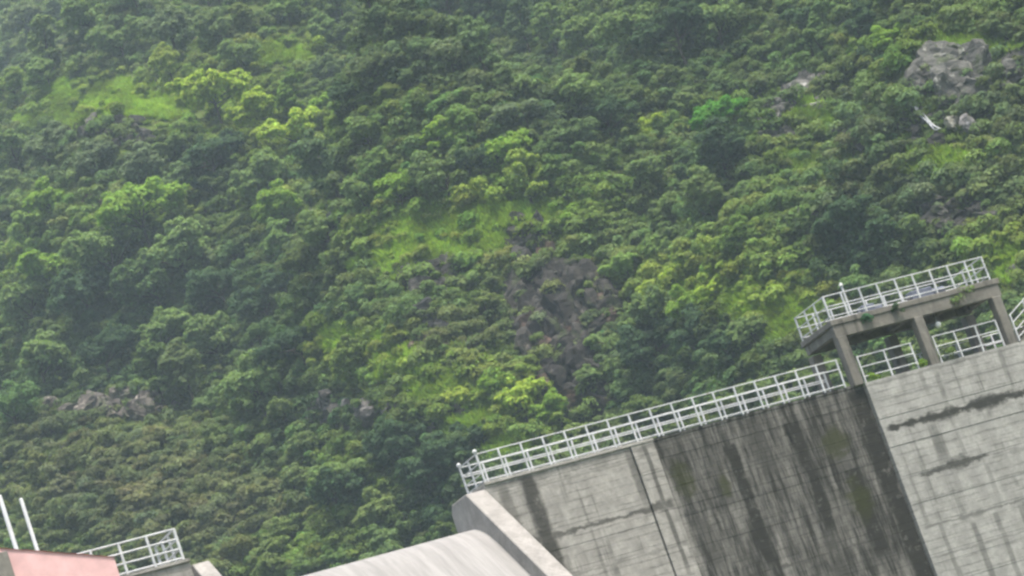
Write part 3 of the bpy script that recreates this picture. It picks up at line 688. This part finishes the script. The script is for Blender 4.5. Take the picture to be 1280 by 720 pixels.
def plant(kind, px, py, rad_px, col=None, lift=None):
    """crown centre at about (px, py) in the photograph"""
    down = .55 if kind != 'bush' else .3
    if kind == 'tall': down = 1.0
    w, ok = cast([(px + rad_px * down * s_, py + rad_px * down * c_)])
    if not ok[0]: return None
    p = w[0]; _, _, d = proj(p); s = rad_px * d / F_PX / UNIT[kind]
    t = empty('tree' if kind != 'bush' else 'bush', p, RS.uniform(0, 6.28)); t.location.z -= .1
    cm, tm = random.choice(KINDS[kind])
    c = tone(px, py) if col is None else np.array(col) * RS.uniform(.9, 1.1)
    rad_px = float(rad_px); cr = mobj('crown', cm, t); cr['tint'] = [float(max(v, .008)) for v in c]
    sz = s * RS.uniform(.93, 1.07); cr.scale = (sz, sz, sz * RS.uniform(.9, 1.12))
    tr = mobj('trunk', tm, t); tr.scale = cr.scale
    size = 'big ' if rad_px > 42 else ('small ' if rad_px < 22 else '')
    form = {'rounded': 'round crowned tree', 'spreading': 'spreading tree', 'tall': 'tall narrow tree', 'bush': 'rounded bush'}[kind]
    lab = (size + tone_word(c) + ' ' + form + ' ' + place_phrase(px, py))
    tag(t, lab, 'tree' if kind != 'bush' else 'bush', 'trees on the hillside' if kind != 'bush' else 'bushes on the hillside')
    return t
KEY = [  # trees that stand out in the photograph: kind, x, y, crown radius in px, tone
    ('spreading', 270, 135, 45, TY), ('rounded', 320, 150, 34, TY), ('rounded', 235, 125, 26, TY), ('rounded', 370, 175, 36, TY), ('spreading', 265, 205, 52, TD), ('rounded', 330, 240, 40, TM),
    ('rounded', 355, 270, 36, TB), ('spreading', 180, 285, 55, TB), ('spreading', 75, 335, 52, TB), ('rounded', 65, 262, 30, TB), ('spreading', 140, 335, 60, TM), ('rounded', 230, 330, 48, TM), ('spreading', 280, 370, 46, TD),
    ('rounded', 110, 385, 48, TD), ('rounded', 40, 400, 40, TM), ('spreading', 200, 430, 52, TM), ('rounded', 270, 440, 40, TM), ('rounded', 330, 390, 40, TD), ('spreading', 130, 455, 45, TD), ('rounded', 50, 470, 42, TM),
    ('rounded', 325, 500, 40, TM), ('spreading', 380, 450, 42, TD), ('spreading', 440, 605, 50, TM), ('rounded', 425, 640, 44, TD), ('rounded', 545, 600, 44, TD), ('rounded', 585, 570, 36, TD), ('rounded', 510, 570, 40, TD),
    ('rounded', 655, 510, 42, TY), ('rounded', 690, 525, 26, TB), ('rounded', 620, 495, 26, TB), ('spreading', 770, 440, 40, TM), ('rounded', 760, 480, 30, TM), ('spreading', 830, 400, 46, TM), ('rounded', 870, 440, 44, TD), ('rounded', 920, 450, 36, TD),
    ('rounded', 825, 455, 40, TD), ('spreading', 905, 160, 36, (.06, .15, .025)), ('rounded', 905, 205, 44, TD), ('rounded', 822, 168, 18, TY), ('spreading', 1085, 290, 50, TD), ('rounded', 1110, 325, 44, TD), ('rounded', 1050, 310, 40, TD), ('rounded', 1140, 310, 34, TM),
    ('rounded', 870, 390, 30, TB), ('rounded', 945, 430, 28, TM), ('spreading', 800, 235, 40, TM), ('rounded', 760, 160, 40, TD), ('rounded', 720, 140, 36, TM), ('spreading', 660, 150, 36, TG), ('rounded', 640, 210, 34, TB),
    ('rounded', 560, 240, 36, TM), ('rounded', 600, 215, 30, TD), ('rounded', 500, 250, 34, TB), ('rounded', 455, 260, 34, TM), ('spreading', 460, 180, 38, TM), ('rounded', 550, 190, 32, TB), ('rounded', 410, 300, 32, TM),
    ('rounded', 1080, 90, 24, TD), ('rounded', 1095, 120, 22, TM), ('rounded', 1120, 60, 24, TB), ('tall', 1010, 50, 22, TD), ('tall', 1075, 40, 22, TD), ('spreading', 850, 60, 50, TD), ('spreading', 790, 50, 44, TM), ('rounded', 900, 50, 36, TM),
    ('rounded', 740, 60, 34, TM), ('tall', 690, 50, 22, TM), ('rounded', 600, 20, 30, TD), ('rounded', 560, 10, 26, TD), ('tall', 640, 15, 22, TD), ('rounded', 150, 60, 34, TM), ('rounded', 215, 50, 36, TG), ('rounded', 110, 30, 34, TM),
    ('rounded', 300, 85, 30, TM), ('rounded', 60, 100, 26, TM), ('spreading', 440, 130, 32, TD), ('rounded', 20, 200, 34, TM), ('rounded', 60, 200, 32, TG), ('rounded', 120, 210, 32, TG), ('rounded', 175, 225, 34, TG),
    ('bush', 415, 130, 24, TB), ('bush', 850, 345, 26, TY), ('bush', 900, 370, 28, TY), ('bush', 810, 375, 26, TY), ('bush', 710, 270, 28, TB), ('bush', 750, 320, 26, TB), ('bush', 600, 330, 22, TB), ('bush', 735, 350, 16, (.05, .12, .06)), ('bush', 755, 425, 22, (.04, .10, .045))]
placed = []
for k, px, py, r, col in KEY:
    if plant(k, px, py, r * 1.15, np.array(col) * 1.08): placed.append((px, py, r))
def scatter(n_, kinds, rfun, gap, box, avoid_grass=1.05, tries=40000):
    made = 0
    for _ in range(tries):
        if made >= n_: break
        px, py = RS.uniform(*box[0]), RS.uniform(*box[1])
        if py > 770 - .10 * px or (px > 600 and py > 640 - (px - 600) * .27): continue
        r = rfun(px, py)
        if in_rock(px, py, 4) or in_rock(px, py - .75 * r, 4) or in_rock(px - .7 * r, py, 0) or in_rock(px + .7 * r, py, 0) or (avoid_grass and (in_grass(px, py, avoid_grass) or in_grass(px, py - .8 * r, avoid_grass))) or (abs(px - 1195) < 45 and abs(py - 175) < 30): continue
        if r <= 0: continue
        if placed and (((np.array([q[:2] for q in placed]) - [px, py]) ** 2).sum(1) < ((np.array([q[2] for q in placed]) + r) * gap) ** 2).any(): continue
        kd = kinds[RS.choice(len(kinds))]
        if len(kinds) > 1 and py < 105 and RS.rand() < .35: kd, r = 'tall', r * .8
        if plant(kd, px, py, r): placed.append((px, py, r)); made += 1
    return made
def tree_r(px, py):
    if px > 930 and 80 < py < 380 and not (1040 < px < 1160 and 260 < py): return 0 if RS.rand() < .9 else RS.uniform(14, 20)
    if px < 330 and py > 540: return 0 if RS.rand() < .9 else RS.uniform(16, 24)
    far = np.clip((py - .15 * px) / 300, 0, 1)
    return RS.uniform(15, 26) + 34 * (.5 + .5 * far) * RS.rand() ** 1.6
def bush_r(px, py): return RS.uniform(8, 22)
n1 = scatter(205, ['rounded', 'rounded', 'spreading', 'tall'], tree_r, .55, ((-40, 1310), (-35, 745)), 1.2)
n2 = scatter(230, ['bush'], bush_r, .62, ((-30, 1300), (-20, 740)), .75)
print('trees', len(placed), n1, n2)

# ------------------------------------------------------------------ undergrowth and grass: instanced masses
def source(name, v, f, mat):
    return bpy.data.objects.new(name, mesh_np(name, v, f, mat))
def mass(name, label, cat, pts, scl, tint, srcs):
    m = bpy.data.meshes.new(name); m.vertices.add(len(pts)); m.vertices.foreach_set('co', np.asarray(pts, float).ravel())
    for an, dat, ty in (('tint', tint, 'FLOAT_COLOR'), ('size', scl, 'FLOAT')):
        a = m.attributes.new(an, ty, 'POINT')
        if ty == 'FLOAT': a.data.foreach_set('value', np.asarray(dat, float))
        else: a.data.foreach_set('color', np.concatenate([np.asarray(dat), np.ones((len(pts), 1))], 1).ravel())
    o = mobj(name, m); tag(o, label, cat, kind='stuff')
    g = bpy.data.node_groups.new(name, 'GeometryNodeTree')
    g.interface.new_socket('Geometry', in_out='INPUT', socket_type='NodeSocketGeometry'); g.interface.new_socket('Geometry', in_out='OUTPUT', socket_type='NodeSocketGeometry')
    A = g.nodes.new; gi, go = A('NodeGroupInput'), A('NodeGroupOutput')
    inst = A('GeometryNodeInstanceOnPoints'); jn = A('GeometryNodeGeometryToInstance')
    for s in srcs[::-1]:
        oi = A('GeometryNodeObjectInfo'); oi.inputs['Object'].default_value = s; oi.inputs['As Instance'].default_value = True
        g.links.new(oi.outputs['Geometry'], jn.inputs[0])
    rnd = A('FunctionNodeRandomValue'); rnd.data_type = 'INT'; rnd.inputs[4].default_value = 0; rnd.inputs[5].default_value = len(srcs) - 1
    rot = A('FunctionNodeRandomValue'); rot.data_type = 'FLOAT_VECTOR'; rot.inputs[0].default_value = (-.15, -.15, 0); rot.inputs[1].default_value = (.15, .15, 6.28)
    sa = A('GeometryNodeInputNamedAttribute'); sa.data_type = 'FLOAT'; sa.inputs[0].default_value = 'size'
    inst.inputs['Pick Instance'].default_value = True
    g.links.new(gi.outputs[0], inst.inputs['Points']); g.links.new(jn.outputs[0], inst.inputs['Instance'])
    g.links.new(rnd.outputs[2], inst.inputs['Instance Index']); g.links.new(rot.outputs[0], inst.inputs['Rotation']); g.links.new(sa.outputs[0], inst.inputs['Scale'])
    g.links.new(inst.outputs[0], go.inputs[0])
    o.modifiers.new('plants', 'NODES').node_group = g
    return o
rs = np.random.RandomState(21)
shr = []
for i in range(6):
    n_ = rs.randint(4, 9); cen = rs.normal(size=(n_, 3)) * [.55, .55, .16] + [0, 0, .32]
    v, f = leaf_cloud(rs, cen, rs.uniform(.2, .55, n_), 620, .105); v[:, 2] = np.maximum(v[:, 2], -.1)
    shr.append(source('shrub_%d' % i, v, f, LEAF_I))
grs = []
for i in range(4):
    k = 90; a = rs.uniform(0, 6.28, k); r = rs.rand(k) ** .5 * .5; bx_, by_ = r * np.cos(a), r * np.sin(a)
    ln = rs.uniform(.2, .5, k); la = rs.uniform(0, 6.28, k); le = rs.uniform(.5, 1.6, k) * ln; wd = rs.uniform(.04, .08, k)
    p0 = np.stack([bx_, by_, np.full(k, -.05)], 1); tip = p0 + np.stack([np.cos(la) * le, np.sin(la) * le, ln], 1)
    sd_ = np.stack([-np.sin(la) * wd, np.cos(la) * wd, np.zeros(k)], 1)
    v = np.stack([p0 - sd_, p0 + sd_, tip + sd_ * .3, tip - sd_ * .3], 1).reshape(-1, 3)
    grs.append(source('tuft_%d' % i, v, np.arange(4 * k).reshape(-1, 4), LEAF_I))
# undergrowth
q = np.stack([RS.uniform(-160, 1440, 26000), RS.uniform(-130, 860, 26000)], 1)
keep = ~(in_rock(q[:, 0], q[:, 1] - 4, 5) & (RS.rand(len(q)) < np.where(q[:, 0] > 930, .6, np.where((q[:, 0] > 625) & (q[:, 1] > 265), .58, .5)))) & ~(in_grass(q[:, 0], q[:, 1] - 3, 1.0) & (RS.rand(len(q)) < .84)) & ~((np.abs(q[:, 0] - 1205) < 32) & (np.abs(q[:, 1] - 172) < 20)); q = q[keep]
w, ok = cast(q); q, w = q[ok], w[ok]
mass('undergrowth', 'dense low green undergrowth covering the hillside between the trees', 'undergrowth', w, RS.uniform(.3, 1.0, len(w)) ** 3 * 1.6 + .38, np.clip([tone(a, b, .3) * .82 for a, b in q], .008, .4), shr)  # tint lowered to paint the shade between the lit crowns
# grass
ql = []
for (a, b, c, d) in GRASS:
    k = int(c * d * .9); an = RS.uniform(0, 6.28, k); rr_ = RS.rand(k) ** .5 * 1.3
    ql.append(np.stack([a + c * rr_ * np.cos(an), b + d * rr_ * np.sin(an)], 1))
ql = [q_[in_grass(q_[:, 0], q_[:, 1], 1.1)] for q_ in ql]
ql.append(np.stack([RS.uniform(-100, 1380, 9000), RS.uniform(-60, 800, 9000)], 1))
q = np.concatenate(ql); w, ok = cast(q); q, w = q[ok], w[ok]
gt = np.array([tone(a, b, .22) for a, b in q]); gt = np.where(in_grass(q[:, 0], q[:, 1], 1.1)[:, None], gt * .35 + np.array([.118, .185, .026]) * .68 * (1 + 1.1 * fbm(q[:, 0], q[:, 1], 22, 3))[:, None] * RS.uniform(.7, 1.25, (len(q), 1)), gt * .6 + np.array([.08, .12, .025]) * .4)
mass('hillside_grass', 'bright green grass on the spurs and open strips of the hillside', 'grass', w, RS.uniform(.6, 1.25, len(w)), np.clip(gt, .008, .4), grs)

# weeds growing on the concrete
def weed(u, n, z, s, label, col, hang=False):
    r2 = np.random.RandomState(int(abs(u) * 100 + z * 10)); k = 5
    cen = r2.normal(size=(k, 3)) * [.3, .12, .12] + [0, 0, -.25 if hang else .28]
    v, f = leaf_cloud(r2, cen, r2.uniform(.15, .28, k), 260, .07)
    o = mobj('weed', mesh_np('weed', v * s, f, LEAF_O)); o.location = P(u, n, z); o['tint'] = list(col)
    tag(o, label, 'weed', 'weeds on the concrete')
weed(18.6, -.1, 0, .7, 'small weed at the foot of the first platform pillar', TB)
weed(20.9, -.1, 0, .7, 'leafy weed beside the second platform pillar', TB)
weed(22.0, -.1, 0, .9, 'weed at the base of the railing beside the globe lamp', TM)
weed(19.0, .16, 2.8, .7, 'trailing weed on the platform edge above the first pillar', (.04, .10, .05), True)
weed(20.4, .16, 2.75, .7, 'dark trailing weed near the middle of the platform edge', TD, True)
weed(23.9, .16, 2.8, .9, 'trailing weed on the platform edge above the railing', TM, True)

# ------------------------------------------------------------------ haze in the valley air
hm = bpy.data.materials.new('valley_haze'); hm.use_nodes = True; ht = hm.node_tree
ht.nodes.remove(ht.nodes['Principled BSDF'])
pv = ht.nodes.new('ShaderNodeVolumePrincipled'); pv.inputs['Color'].default_value = rgb(.70, .87, 1.0); pv.inputs['Density'].default_value = .00022; pv.inputs['Anisotropy'].default_value = .0
ht.links.new(pv.outputs[0], ht.nodes['Material Output'].inputs['Volume'])
hzb = box_obj('haze', (-4600, 4600, -3400, 5000, -3, 700), hm); hzb['kind'] = 'stuff'; hzb['label'] = 'thin pale haze filling the valley air'
